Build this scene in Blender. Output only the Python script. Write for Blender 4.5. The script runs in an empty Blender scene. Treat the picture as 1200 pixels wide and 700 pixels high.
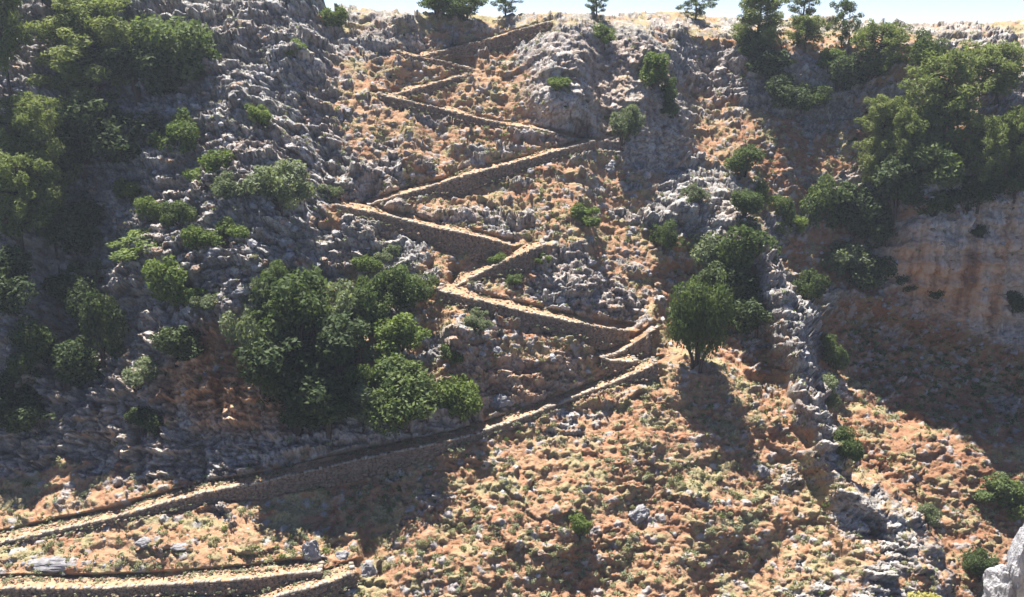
import bpy, math, random
import numpy as np
from mathutils import Vector
random.seed(7); RNG = np.random.default_rng(11)
SC = bpy.context.scene
COL = SC.collection
# ------------------------------------------------------------------ camera, sky, sun, exposure
F = 1152.6                       # focal length in photo pixels (1200 wide)
PITCH = math.atan(322.0 / F)
cd = bpy.data.cameras.new('camera'); cam = bpy.data.objects.new('camera', cd); COL.objects.link(cam)
cd.sensor_width = 36.0; cd.lens = F / 1200.0 * 36.0
cd.clip_start = 0.5; cd.clip_end = 20000
cam.location = (0, 0, 0); cam.rotation_euler = (math.pi / 2 - PITCH, 0, 0)
SC.camera = cam
SUN_DIR = Vector((-0.14, 0.33, 0.93)).normalized()       # towards the sun
sun_el = math.asin(SUN_DIR.z); sun_az = math.atan2(SUN_DIR.x, SUN_DIR.y)
w = bpy.data.worlds.new('World'); SC.world = w; w.use_nodes = True
nt = w.node_tree; nt.nodes.clear()
sky = nt.nodes.new('ShaderNodeTexSky'); sky.sky_type = 'NISHITA'; sky.sun_disc = False
sky.sun_elevation = sun_el; sky.sun_rotation = sun_az; sky.altitude = 2500
sky.air_density = 0.7; sky.dust_density = 0.0; sky.ozone_density = 2.0
bgn = nt.nodes.new('ShaderNodeBackground'); bgn.inputs[1].default_value = 0.080
wo = nt.nodes.new('ShaderNodeOutputWorld')
tint = nt.nodes.new('ShaderNodeMix'); tint.data_type = 'RGBA'; tint.blend_type = 'MULTIPLY'; tint.inputs[0].default_value = 1.0
tint.inputs[7].default_value = (0.62, 0.61, 0.70, 1); nt.links.new(sky.outputs[0], tint.inputs[6]); nt.links.new(tint.outputs[2], bgn.inputs[0]); nt.links.new(bgn.outputs[0], wo.inputs[0])
ld = bpy.data.lights.new('sun', 'SUN'); ld.energy = 4.7; ld.angle = math.radians(0.55); ld.color = (1.0, 0.955, 0.89)
sun = bpy.data.objects.new('sun', ld); COL.objects.link(sun)
sun.rotation_euler = SUN_DIR.to_track_quat('Z', 'Y').to_euler(); sun.location = (0, 100, 100)
SC.view_settings.view_transform = 'Standard'; SC.view_settings.look = 'None'
SC.view_settings.gamma = 1; SC.view_settings.use_curve_mapping = False
SC.view_settings.exposure = 1.6
SC.render.resolution_x = 1024; SC.render.resolution_y = 597

# ------------------------------------------------------------------ numpy noise
def h3(ix, iy, iz, k=0):
    n = (ix.astype(np.int64) * 374761393 + iy.astype(np.int64) * 668265263 + iz.astype(np.int64) * 2147483647 + k * 974634777) & 0xffffffff
    n = (n ^ (n >> 13)) * 1274126177 & 0xffffffff
    n = (n ^ (n >> 16)) * 2246822519 & 0xffffffff
    n = n ^ (n >> 15)
    return (n & 0xffffff) / float(0x1000000)
def vnoise2(x, y, k=0):
    ix = np.floor(x); iy = np.floor(y); fx = x - ix; fy = y - iy
    fx = fx * fx * (3 - 2 * fx); fy = fy * fy * (3 - 2 * fy)
    z = np.zeros_like(ix) + k * 17
    a = h3(ix, iy, z); b = h3(ix + 1, iy, z); c = h3(ix, iy + 1, z); d = h3(ix + 1, iy + 1, z)
    return (a + (b - a) * fx + (c - a) * fy + (a - b - c + d) * fx * fy) * 2 - 1
def fbm2(x, y, k=0, oct=4, g=0.5):
    s = 0; a = 1.0; t = 0
    for i in range(oct):
        s = s + a * vnoise2(x, y, k + i); t += a; a *= g; x = x * 2.03 + 3.1; y = y * 2.03 + 7.7
    return s / t
def worley2(x, y, k=0):
    """F1, F2, per-cell random and offsets from the nearest cell point"""
    ix = np.floor(x); iy = np.floor(y)
    f1 = np.full(x.shape, 9.0); f2 = np.full(x.shape, 9.0)
    cid = np.zeros(x.shape); dx1 = np.zeros(x.shape); dy1 = np.zeros(x.shape); r2 = np.zeros(x.shape)
    for a in (-1, 0, 1):
        for b in (-1, 0, 1):
            cx = ix + a; cy = iy + b; z = np.zeros_like(cx) + k * 31
            px = cx + 0.1 + 0.8 * h3(cx, cy, z, 1); py = cy + 0.1 + 0.8 * h3(cx, cy, z, 2)
            dx = x - px; dy = y - py; d = dx * dx + dy * dy
            n = d < f1
            f2 = np.where(n, f1, np.minimum(f2, d)); f1 = np.where(n, d, f1)
            cid = np.where(n, h3(cx, cy, z, 3), cid); r2 = np.where(n, h3(cx, cy, z, 4), r2)
            dx1 = np.where(n, dx, dx1); dy1 = np.where(n, dy, dy1)
    return np.sqrt(f1), np.sqrt(f2), cid, r2, dx1, dy1
def sstep(a, b, x):
    t = np.clip((x - a) / (b - a), 0, 1); return t * t * (3 - 2 * t)

# ------------------------------------------------------------------ the valley side, set out by bearings from the far rim
def ray(u, v):
    a = (u - 600) / F; b = (350 - v) / F
    return a, math.cos(PITCH) + b * math.sin(PITCH), -math.sin(PITCH) + b * math.cos(PITCH)
U0, U1 = -240.0, 1440.0
VB = 850.0
NU, NV = 1240, 645
ucol = np.linspace(U0, U1, NU)
sk = np.array([(-240, -70), (0, -62), (120, -58), (230, -50), (320, -38), (362, -12), (385, 9), (440, 12), (490, 15), (560, 18), (640, 17), (655, 14), (700, 20), (760, 14), (800, 13), (830, 19), (870, 22), (930, 22),
               (1010, 26), (1100, 29), (1150, 28), (1200, 23), (1290, 4), (1440, -40)], float)
vsky = np.interp(ucol, sk[:, 0], sk[:, 1]) + 1.5 * vnoise2(ucol / 9, ucol * 0, 3) + 0.8 * vnoise2(ucol / 3, ucol * 0, 5)
tt = np.linspace(0, 1, NV)[:, None]
V = VB + (vsky[None, :] - VB) * tt
U = np.repeat(ucol[None, :], NV, 0)
RX, RY, RZ = ray(U, V)
TE = RZ / RY; TX = RX / RY
# soft polygon masks on a 4 px map
MU = np.arange(-260, 1461, 4.0); MV = np.arange(-360, 881, 4.0)
MUG, MVG = np.meshgrid(MU, MV)
def blur(a, s):
    if s < 0.5: return a
    n = int(3 * s) + 1; k = np.exp(-0.5 * (np.arange(-n, n + 1) / s) ** 2); k /= k.sum()
    for ax in (0, 1):
        p = [(0, 0), (0, 0)]; p[ax] = (n, n)
        b = np.pad(a, p, mode='edge'); o = 0
        for i, kk in enumerate(k):
            o = o + kk * (b[i:i + a.shape[0], :] if ax == 0 else b[:, i:i + a.shape[1]])
        a = o
    return a
def polymap(pts, soft):
    pts = np.array(pts, float); ins = np.zeros(MUG.shape, bool)
    j = len(pts) - 1
    for i in range(len(pts)):
        xi, yi = pts[i]; xj, yj = pts[j]
        if yi != yj:
            c = ((yi > MVG) != (yj > MVG)) & (MUG < (xj - xi) * (MVG - yi) / (yj - yi) + xi)
            ins ^= c
        j = i
    return blur(ins.astype(float), soft / 4.0)
def sample(m, u, v):
    x = np.clip((u - MU[0]) / 4, 0, len(MU) - 1.001); y = np.clip((v - MV[0]) / 4, 0, len(MV) - 1.001)
    ix = x.astype(int); iy = y.astype(int); fx = x - ix; fy = y - iy
    return (m[iy, ix] * (1 - fx) + m[iy, ix + 1] * fx) * (1 - fy) + (m[iy + 1, ix] * (1 - fx) + m[iy + 1, ix + 1] * fx) * fy
WU = U + 13 * fbm2(U / 38, V / 38, 40, 4, 0.6); WV = V + 11 * fbm2(U / 34 + 9, V / 34, 50, 4, 0.6)
def area(pts, soft): return sample(polymap(pts, soft), WU, WV)

A = {}
A['left_rock'] = area([(-300, -400), (240, -400), (380, 0), (400, 120), (400, 255), (330, 300), (345, 420), (330, 545), (200, 560), (-300, 560)], 14)
A['left_steep'] = area([(-300, 240), (60, 250), (200, 330), (280, 360), (350, 400), (400, 470), (560, 470), (540, 500), (400, 540), (300, 550), (-300, 560)], 12)
A['left_shade'] = area([(-300, -400), (200, -400), (190, 30), (240, 120), (150, 260), (-300, 330)], 30)
A['block'] = area([(617, 80), (660, 68), (700, 62), (745, 60), (785, 95), (795, 140), (790, 195), (755, 198), (700, 165), (650, 160), (622, 110)], 12)
A['block_top'] = area([(640, 30), (740, 26), (780, 60), (745, 66), (690, 66), (650, 72), (615, 84), (600, 55)], 6)
A['amph'] = area([(790, 45), (850, 55), (900, 60), (1000, 70), (1050, 60), (1060, 120), (960, 145), (880, 138), (830, 105), (790, 90)], 6)
A['ledges'] = area([(520, 385), (560, 400), (600, 405), (680, 400), (715, 430), (690, 455), (640, 470), (600, 478), (560, 480), (530, 470)], 5)
A['knob'] = area([(640, 290), (690, 290), (700, 330), (740, 340), (760, 375), (690, 370), (610, 345)], 5)
A['hang'] = area([(1020, 300), (1052, 282), (1080, 272), (1095, 250), (1140, 240), (1165, 218), (1210, 214), (1460, 150), (1460, 430), (1230, 415), (1190, 400), (1140, 395), (1110, 376), (1070, 350), (1035, 325)], 14)
A['below_hang'] = area([(975, 370), (1075, 385), (1130, 408), (1200, 425), (1460, 450), (1460, 520), (1200, 500), (1050, 500), (990, 440)], 12)
A['forest'] = area([(1000, 110), (1100, 70), (1460, 60), (1460, 200), (1200, 230), (1090, 250), (1040, 262), (980, 250)], 14)
A['right_far'] = area([(860, 130), (900, 290), (925, 340), (945, 380), (960, 440), (972, 500), (1000, 552), (1040, 575), (1078, 600), (1092, 650), (1120, 700), (1160, 900), (1500, 900), (1500, 130)], 3)
A['ridge'] = area([(800, 190), (850, 215), (893, 270), (925, 335), (950, 385), (962, 440), (975, 500), (995, 560), (1035, 575), (1070, 600), (1084, 650), (1110, 700), (1140, 860), (1000, 860), (985, 620), (945, 520), (925, 440), (905, 370), (870, 300), (790, 240)], 12)
A['gully'] = area([(760, 330), (800, 300), (905, 310), (925, 400), (935, 470), (900, 460), (850, 420), (780, 400)], 10)
A['soil_left'] = area([(-300, 566), (300, 558), (420, 590), (520, 600), (470, 700), (460, 900), (-300, 900)], 10)
A['top_grey'] = area([(1060, 40), (1200, 26), (1460, 0), (1460, 110), (1150, 100), (1070, 90)], 14)
A['bank'] = area([(300, 575), (400, 552), (510, 528), (525, 560), (500, 610), (430, 640), (380, 600), (300, 590)], 6)
A['upper_rock'] = area([(370, 10), (640, 18), (610, 34), (560, 44), (470, 56), (430, 75), (400, 110)], 10)
A['plate'] = area([(400, -60), (1460, -60), (1460, 30), (1100, 44), (860, 46), (780, 40), (640, 26), (400, 20)], 5)
A['ridge_rock'] = area([(790, 190), (850, 210), (890, 280), (930, 340), (955, 400), (968, 470), (985, 530), (1012, 566), (1062, 590), (1088, 640), (1112, 700), (1090, 705), (1062, 645), (1028, 605), (985, 580), (958, 525), (930, 450), (900, 400), (880, 330), (840, 290), (790, 250)], 6)
A['lumps'] = area([(500, 540), (600, 520), (700, 520), (800, 520), (880, 560), (930, 640), (900, 720), (560, 720), (500, 660)], 25)
A['mid_rock'] = area([(395, 260), (480, 275), (500, 300), (500, 345), (460, 360), (300, 310), (330, 250)], 10)
A['mid_left'] = area([(390, 130), (470, 175), (520, 190), (470, 225), (400, 240)], 14)
A['ridge_top'] = area([(790, 195), (840, 205), (880, 260), (870, 300), (800, 270), (760, 250)], 10)

# path legs: (u, v of the outer edge, wall height in photo px)
LEGS = [
 ('high path leg just below the skyline, running up to the right', [(495, 66, 3), (540, 54, 9), (575, 46, 14), (600, 37, 17), (645, 26, 6)]),
 ('short path leg second from the top, running down to the right', [(465, 60, 4), (482, 65, 7), (520, 72, 7), (552, 81, 3)]),
 ('path leg third from the top, slanting down to the left', [(550, 87, 4), (505, 99, 10), (480, 106, 9), (459, 112, 3)]),
 ('path leg fourth from the top, slanting down to the right', [(442, 110, 3), (460, 115, 7), (510, 126, 8), (550, 136, 8), (582, 144, 6), (600, 147, 2), (637, 153, 2), (684, 165, 2)]),
 ('long path leg below the grey cliff, slanting down to the left', [(698, 165, 12), (650, 178, 9), (606, 190, 13), (560, 202, 18), (535, 209, 20), (508, 218, 9), (460, 231, 5), (430, 241, 3)]),
 ('path leg at the middle of the slope, slanting down to the right', [(393, 240, 6), (433, 248, 9), (470, 257, 12), (505, 266, 19), (540, 273, 24), (567, 279, 25), (600, 288, 16)]),
 ('short path leg above the knobbly rocks, slanting down to the left', [(640, 287, 12), (625, 292, 20), (613, 297, 21), (590, 307, 14), (573, 315, 10), (552, 326, 6), (534, 336, 3)]),
 ('path leg above the ledges, slanting down to the right', [(509, 338, 14), (515, 341, 10), (573, 355, 13), (613, 365, 14), (667, 377, 14), (701, 383, 24), (722, 386, 20), (738, 388, 16)]),
 ('short stepped path leg at the stone bastion', [(763, 388, 30), (757, 394, 26), (740, 405, 14), (725, 414, 8), (706, 419, 3)]),
 ('shortest path leg under the stone bastion', [(704, 419, 9), (715, 423, 14), (733, 424, 12), (748, 423, 8)]),
 ('long path leg running down to the left edge past the trees', [(771, 425, 16), (755, 433, 14), (747, 437, 10), (715, 450, 5), (680, 463, 4), (620, 487, 5), (560, 508, 6), (512, 520, 14), (482, 526, 18), (437, 535, 22), (386, 547, 22), (340, 557, 20), (300, 567, 18), (240, 577, 14), (185, 592, 10), (137, 606, 6), (82, 619, 4), (0, 636, 3), (-80, 652, 3), (-220, 678, 3)]),
 ('lower left path leg above the bottom terrace', [(376, 671, 10), (334, 673, 14), (300, 678, 15), (206, 685, 14), (120, 690, 9), (10, 690, 9), (-80, 692, 8), (-200, 694, 8)]),
 ('lowest path leg leaving the frame at the bottom', [(417, 671, 15), (386, 683, 17), (331, 698, 18), (280, 712, 16), (200, 735, 12)]),
]
TWS = [3.1] * 10 + [2.2, 2.2, 2.2]
tan = lambda d: np.tan(np.radians(d))
th = 36.5 + 3.0 * fbm2(U / 120, V / 90, 60, 2)
def setth(m, val):
    global th
    th = th * (1 - m) + val * m
setth(A['left_rock'], 41); setth(A['left_shade'], 52); setth(A['left_steep'], 70)
setth(A['soil_left'], 27); setth(A['forest'], 50); setth(A['top_grey'], 26)
setth(A['amph'], 64); setth(A['upper_rock'], 38); setth(A['block_top'], 38); setth(A['block'], 63)
setth(A['ledges'], 60); setth(A['knob'], 53); setth(A['hang'], 73); setth(A['bank'], 50); setth(A['mid_rock'], 47); setth(A['mid_left'], 45)
setth(A['plate'], 13)
def integrate(th_, lock=True):
    t = np.maximum(tan(th_), TE + 0.10)
    dte = np.diff(TE, axis=0)
    inc = dte / np.maximum((t - TE)[:-1], 0.09)
    L = np.concatenate([np.zeros((1, NU)), np.cumsum(inc, 0)], 0)
    return L
yb = np.interp(ucol, [-240, 0, 300, 500, 800, 1000, 1200, 1440], [88, 89, 88, 88, 91, 95, 99, 102])
L = integrate(th)
L0 = integrate(np.where(A['plate'] > 0, 37.5 * (1 - A['plate']) + 13 * A['plate'], 37.5))
Lf = L - L0
def rblur(a, su, sv):
    d = 8; c = a[::d, ::d]; 
    for ax, s in ((0, sv / d), (1, su / d)):
        n = int(3 * s) + 1; k = np.exp(-0.5 * (np.arange(-n, n + 1) / s) ** 2); k /= k.sum()
        p = [(0, 0), (0, 0)]; p[ax] = (n, n); b = np.pad(c, p, mode='edge'); o = 0
        for i, kk in enumerate(k): o = o + kk * (b[i:i + c.shape[0], :] if ax == 0 else b[:, i:i + c.shape[1]])
        c = o
    yi = np.clip(np.arange(a.shape[0]) / d, 0, c.shape[0] - 1.001); xi = np.clip(np.arange(a.shape[1]) / d, 0, c.shape[1] - 1.001)
    iy = yi.astype(int); fy = (yi - iy)[:, None]; ix = xi.astype(int); fx = (xi - ix)[None, :]
    c2 = c[iy] * (1 - fy) + c[iy + 1] * fy
    return c2[:, ix] * (1 - fx) + c2[:, ix + 1] * fx
Lf = Lf - 0.30 * rblur(Lf, 110, 70)
Y = yb[None, :] * np.exp(L0 + Lf)
# buttresses, gullies and the drop behind the right-hand spur
Y += 11 * A['right_far'] * sstep(120, 400, V) * sstep(880, 900, U) * (1 - 0.15 * sstep(980, 1150, U))
Y += 6 * A['right_far'] * sstep(1250, 900, U) * sstep(150, 420, V)
Y -= 5.0 * A['ridge'] * sstep(190, 330, V) + 3.0 * A['ridge_rock']
Y += 4.5 * A['gully'] + 7 * A['below_hang']
Y += 2.6 * fbm2(U / 85 + 4, V / 120, 70, 3) * (1 - A['plate'] * 0.7)
Y -= 9 * np.exp(-((U - 300) / 80) ** 2) * sstep(560, 120, V) * (V > -400)
Y += 10 * np.exp(-((U - 90) / 55) ** 2) * sstep(520, 330, V) * sstep(-100, 200, V)
# treads and retaining walls: a level shelf and a drop at every leg
def leg_arrays(pts):
    p = np.array(pts, float)
    if p[0, 0] > p[-1, 0]: p = p[::-1]
    return p
def gridY(u, v, G):
    u = np.asarray(u, float); v = np.asarray(v, float)
    x = np.clip((u - U0) / (U1 - U0) * (NU - 1), 0, NU - 1.001); ix = x.astype(int); fx = x - ix
    out = 0
    for k, wgt in ((0, 1 - fx), (1, fx)):
        vs = vsky[ix + k]
        y = np.clip((v - VB) / (vs - VB) * (NV - 1), 0, NV - 1.001); iy = y.astype(int); fy = y - iy
        out = out + wgt * (G[iy, ix + k] * (1 - fy) + G[iy + 1, ix + k] * fy)
    return out
band = np.zeros_like(Y); LEG3 = []
for pas in range(2):
    for (name, pts), TW in zip(LEGS, TWS):
        p = leg_arrays(pts); lo, hi = p[0, 0], p[-1, 0]
        m = (ucol >= lo - 12) & (ucol <= hi + 12); uu = ucol[m]
        vt = np.interp(uu, p[:, 0], p[:, 1]); hp = np.interp(uu, p[:, 0], p[:, 2])
        yl = gridY(uu, vt + hp, Y)
        n = 31; k = np.ones(n) / n; ys = np.convolve(np.pad(yl, n // 2, mode='edge'), k, 'valid')
        a_, b_, c_ = ray(uu, vt); te = -c_ / b_
        tp = np.clip(TW * te / ys * F * 1.0, 1.5, 30)
        endf = sstep(lo - 12, lo, uu) * sstep(hi + 12, hi, uu)
        dv = V[:, m] - vt[None, :]
        Yc = Y[:, m]
        delta = (ys - yl)[None, :]
        if pas == 0:
            Yc = Yc + delta * np.exp(-(dv / 35) ** 2) * endf
            # vertical wall then level tread, then ease back over 26 px
            y0 = ys[None, :]
            tr = np.clip((-dv) / tp[None, :], 0, 1)
            shelf = y0 + TW * tr
            q = (dv <= hp[None, :]) & (dv >= -tp[None, :])
            wgt = np.where(dv > hp[None, :], np.exp(-((dv - hp[None, :]) / 1.5) ** 2), np.where(dv < -tp[None, :], 0, 1)) * endf
            # above the tread: keep the slope but carry the offset upward with a decay
            ytop = gridY(uu, vt - tp, Y)[None, :]
            off = (y0 + TW - ytop)
            Yc = np.where(dv < -tp[None, :], Yc + off * np.exp(-((-dv - tp[None, :]) / (24 + 60 * A['soil_left'][:, m])) ** 2) * endf, Yc * (1 - wgt) + shelf * wgt)
            Y[:, m] = Yc
        else:
            bm = sstep(2.5, 0, dv - hp[None, :]) * sstep(-tp[None, :] - 2.0, -tp[None, :] + 0.5, dv) * endf
            band[:, m] = np.maximum(band[:, m], bm)
            LEG3.append((TW, name, lo, hi, uu, vt, hp, gridY(uu, vt + np.minimum(hp * 0.5, 3), Y)))
Y += 0.9 * band
Y = np.maximum(Y, 60)

PX = TX * Y; PZ = TE * Y; PY = Y.copy()
# ------------------------------------------------------------------ surface relief: fractured limestone, ledges, hummocks
S = PZ + 0.62 * PY
fw = fbm2(PX / 1.3 + 9, S / 1.3, 181, 3, 0.6); fw2 = fbm2(PX / 1.3 + 39, S / 1.3, 185, 3, 0.6)
wx = PX + 1.8 * fbm2(PX / 6, S / 6, 80, 3) + 0.7 * fw + 0.25 * S; ws = S * 1.12 + 1.6 * fbm2(PX / 6 + 40, S / 6, 84, 3) + 0.7 * fw2
fine0 = fbm2(PX / 1.2, S / 1.2, 99, 3, 0.6)
patch = fbm2(PX / 9 + 3, S / 6, 90, 5, 0.62)
patch3 = fbm2(PX / 2.6 + 0.5 * fine0, S / 1.7 + 0.5 * fine0, 93, 4, 0.65)
patch2 = fbm2(PX / 22 + 13, S / 16, 96, 3)
rk = 0.30 * np.ones_like(Y)
for nme, val in (('left_rock', 1.0), ('left_steep', 0.9), ('block', 1.0), ('block_top', 0.9), ('amph', 0.75), ('upper_rock', 0.62), ('knob', 0.85), ('ledges', 0.62), ('hang', 1.0),
                 ('ridge', 0.62), ('top_grey', 0.85), ('forest', 0.5), ('soil_left', 0.10), ('mid_rock', 0.7), ('mid_left', 0.62), ('lumps', 0.26), ('ridge_top', 0.85), ('ridge_rock', 0.95), ('plate', 0.50), ('bank', 0.25)):
    rk = rk * (1 - A[nme]) + val * A[nme]
rk = rk * (1 - 0.5 * A['right_far'] * sstep(400, 520, V)) * (1 - 0.35 * A['ridge_rock'] * sstep(500, 580, V))
rock = sstep(-0.09, 0.09, (rk - 0.49) * 1.15 + patch * 0.65 + patch3 * 0.75 + patch2 * 0.2)
rock = np.maximum(rock, 0.95 * A['block']); rock = np.maximum(rock, A['hang']); rock = np.maximum(rock, 0.9 * A['block_top'])
rock *= (1 - band)
f1, f2, ca, cb, dx, dy = worley2(wx / 5.2, ws / 5.2, 1)
big = (ca - 0.5) * 1.6 + (dx * (cb - 0.5) - dy * (0.25 + ca * 0.5)) * 1.7
f1, f2, cc, cdv, dx, dy = worley2(wx / 1.9, ws / 1.7, 2)
e2 = f2 - f1
mid = (cc - 0.5) * 0.85 + (dx * (cdv - 0.5) * 1.1 - dy * (0.5 + cc * 0.7)) * 0.85 - 0.38 * sstep(0.15, 0, e2)
f1, f2, ce, cf, dx, dy = worley2(wx / 0.85 + 5, ws / 0.8, 3)
e3 = f2 - f1
sml = (ce - 0.5) * 0.42 - dy * 0.42 * (1 - ce * 0.5) - 0.2 * sstep(0.2, 0, e3)
cleft = 1 - np.abs(fbm2(PX / 13 + 2 + 0.25 * S / 13, S / 26, 190, 4, 0.55)) * 3.2
cleft = np.clip(cleft, 0, 1) ** 2
fine = fbm2(PX / 0.9, S / 0.9, 110, 3, 0.6)
rugg = 0.8 + 0.4 * A['left_rock'] + 0.1 * A['ridge'] * sstep(250, 350, V) * sstep(560, 480, V) - 0.25 * A['ridge_rock'] * sstep(480, 560, V) - 0.1 * A['hang'] - 0.3 * np.maximum(A['block'], A['block_top'])
# free-standing stones and cushions in the soil
g1, g2, ga, gb, gx, gy = worley2(PX / 1.5 + 31 + 0.45 * fine0, S / 1.2 + 7 + 0.6 * fbm2(PX / 1.1 + 5, S / 1.1, 97, 3, 0.6), 5)
m1, m2, ma, mb, mx, my = worley2(PX / 3.4 + 11 + 0.5 * fine0, S / 2.3 + 2 + 0.5 * patch3, 6)
stone = (ga > 0.55) * sstep(0.42, 0.20, g1)
stone = stone * (0.4 + gb)
mound = (ma > 0.35) * sstep(0.55, 0.12, m1 + 0.25 * my) * (0.4 + mb)
hum = fbm2(PX / 3.2, S / 2.4, 120, 4, 0.6)
d_rock = (big * 1.15 + mid * 1.15 + sml * 1.2) * rugg + (0.5 - np.abs(fine)) * 0.35 + 0.28 * fbm2(PX / 2.4, S / 2.4, 187, 5, 0.68) - cleft * (1.0 + 1.6 * A['left_rock'] - 0.95 * A['block'] - 0.8 * A['block_top'] - 0.8 * A['hang'])
big_soft = big * 0.35
d_soil = big_soft + hum * (0.22 + 0.12 * A['lumps']) + (ce - 0.5) * 0.20 - dy * 0.12 + stone * 0.42 * (1 - 0.4 * A['soil_left']) + fine * 0.26 + patch3 * 0.35 + mound * (0.2 + 0.3 * A['lumps'] + 0.25 * A['right_far']) * (1 - 0.7 * A['soil_left'])
terr = np.abs(((S * 0.32 + 0.5 * fbm2(PX / 14, S / 14, 130, 3)) % 1.0) - 0.5)      # weak bedding ledges
ledge = sstep(0.05, 0.45, terr) * 0.8 * (0.3 + 0.7 * rock) * sstep(-0.2, 0.4, patch2 + 0.2)
ledge *= 1 - 0.85 * np.maximum(A['block'], A['block_top'])
D = d_rock * rock + d_soil * (1 - rock) + rock * 0.45 + ledge
D *= (1 - 0.97 * band)
D *= (1 - 0.45 * A['plate'])
# calmer just in front of each wall top so treads stay in view
nn = np.array([0.0, -0.72, 0.69])
nrm_y = -0.72 - 0.2 * A['block'] - 0.2 * A['hang']; nrm_z = 0.69 - 0.45 * A['block'] - 0.45 * A['hang'] - 0.2 * A['left_rock']
nrm_x = 0.30 * (ca - 0.5) * rock
PX = PX + nrm_x * D; PY = PY + nrm_y * D; PZ = PZ + nrm_z * D
# ------------------------------------------------------------------ colour masks (where rock, stain, streak and dry grass lie)
stain = sstep(0.0, 0.5, fbm2(PX / 7, S / 9, 140, 4) + 0.15) * (0.25 * rock)
ostain = area([(195, 400), (240, 385), (285, 385), (310, 430), (345, 450), (350, 500), (250, 500), (190, 470)], 10)
hst0 = 0
hst = area([(1030, 290), (1080, 285), (1100, 310), (1150, 290), (1180, 270), (1250, 240), (1250, 330), (1160, 390), (1100, 370), (1050, 340)], 10)
stain = np.clip(stain + 0.85 * ostain * sstep(-0.5, 0.2, patch) + 0.7 * hst + 0.5 * A['ledges'] + 0.3 * A['block'] * sstep(-.3, .4, patch2), 0, 1)
streak = np.clip(A['hang'] + 0.5 * A['block'] + 0.4 * A['left_steep'], 0, 1)
grass = sstep(0.05, 0.5, fbm2(PX / 2.6, S / 2.2, 150, 4, 0.65) + 0.10 * A['soil_left'] + 0.5 * sstep(64, 20, V) * (U > 380) - 0.1 * A['amph']) * (1 - 0.8 * rock)
grass = np.maximum(grass, (ga > 0.55) * (gb > 0.45) * sstep(0.45, 0.25, g1) * (1 - rock) * 0.9)
pebble = (ga > 0.55) * (gb <= 0.45) * sstep(0.45, 0.28, g1) * (1 - rock)

# far plateau: carry the top row away to the horizon
NX = 24
def ext(a, b): return np.concatenate([a, b], 0)
steps = np.cumsum(2.0 * 1.27 ** np.arange(NX))[:, None]
scale = 1 + steps / PY[-1][None, :]
eX = PX[-1][None, :] * scale; eY = PY[-1][None, :] * scale
eZ = PZ[-1][None, :] + steps * 0.0
eZ = eZ * np.exp(-steps / 400) - 0.0015 * steps + 0.8 * fbm2(eX / 60, eY / 60, 160, 3) * sstep(3, 60, steps) - 0.8 * sstep(0, 40, steps)
GX = ext(PX, eX); GY = ext(PY, eY); GZ = ext(PZ, eZ)
def e0(a): return ext(a, np.repeat(a[-1][None, :], NX, 0))
mask = np.stack([e0(rock), e0(stain), e0(grass), np.ones_like(GX)], -1)
crev = (1 - 0.7 * A['hang']) * np.clip(sstep(0.13, 0.02, e2) * 0.9 + sstep(0.13, 0.02, e3) * 0.6, 0, 1) * rock
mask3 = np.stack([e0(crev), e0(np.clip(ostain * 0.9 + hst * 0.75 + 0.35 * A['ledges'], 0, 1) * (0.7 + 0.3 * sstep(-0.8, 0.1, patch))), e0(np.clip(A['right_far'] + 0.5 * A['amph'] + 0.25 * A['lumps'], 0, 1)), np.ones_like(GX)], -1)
mask2 = np.stack([e0(streak), e0(np.maximum(pebble, 0)), e0(np.where(rock > 0.5, 0.5 * cc + 0.5 * ce, ga)), np.ones_like(GX)], -1)

def grid_mesh(name, X, Y_, Z, attrs=None):
    nv, nu = X.shape
    me = bpy.data.meshes.new(name); co = np.stack([X, Y_, Z], -1).reshape(-1, 3).astype(np.float32)
    i = np.arange((nv - 1) * nu).reshape(nv - 1, nu)[:, :-1].ravel()
    q = np.stack([i, i + 1, i + nu + 1, i + nu], 1).astype(np.int32)
    me.vertices.add(len(co)); me.vertices.foreach_set('co', co.ravel())
    me.loops.add(q.size); me.loops.foreach_set('vertex_index', q.ravel())
    me.polygons.add(len(q)); me.polygons.foreach_set('loop_start', np.arange(0, q.size, 4, dtype=np.int32))
    me.update(calc_edges=True)
    for k, v in (attrs or {}).items():
        at = me.color_attributes.new(k, 'FLOAT_COLOR', 'POINT'); at.data.foreach_set('color', v.reshape(-1).astype(np.float32))
    return me
def raw_mesh(name, co, faces_n, mat=None, attr=None):
    """co (N,3); faces_n: (M,k) int array of k-gons"""
    me = bpy.data.meshes.new(name); k = faces_n.shape[1]
    me.vertices.add(len(co)); me.vertices.foreach_set('co', co.astype(np.float32).ravel())
    me.loops.add(faces_n.size); me.loops.foreach_set('vertex_index', faces_n.astype(np.int32).ravel())
    me.polygons.add(len(faces_n)); me.polygons.foreach_set('loop_start', np.arange(0, faces_n.size, k, dtype=np.int32))
    me.update(calc_edges=True)
    if attr is not None:
        at = me.attributes.new('tone', 'FLOAT', 'POINT'); at.data.foreach_set('value', attr.astype(np.float32))
    if mat: me.materials.append(mat)
    return me

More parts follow.
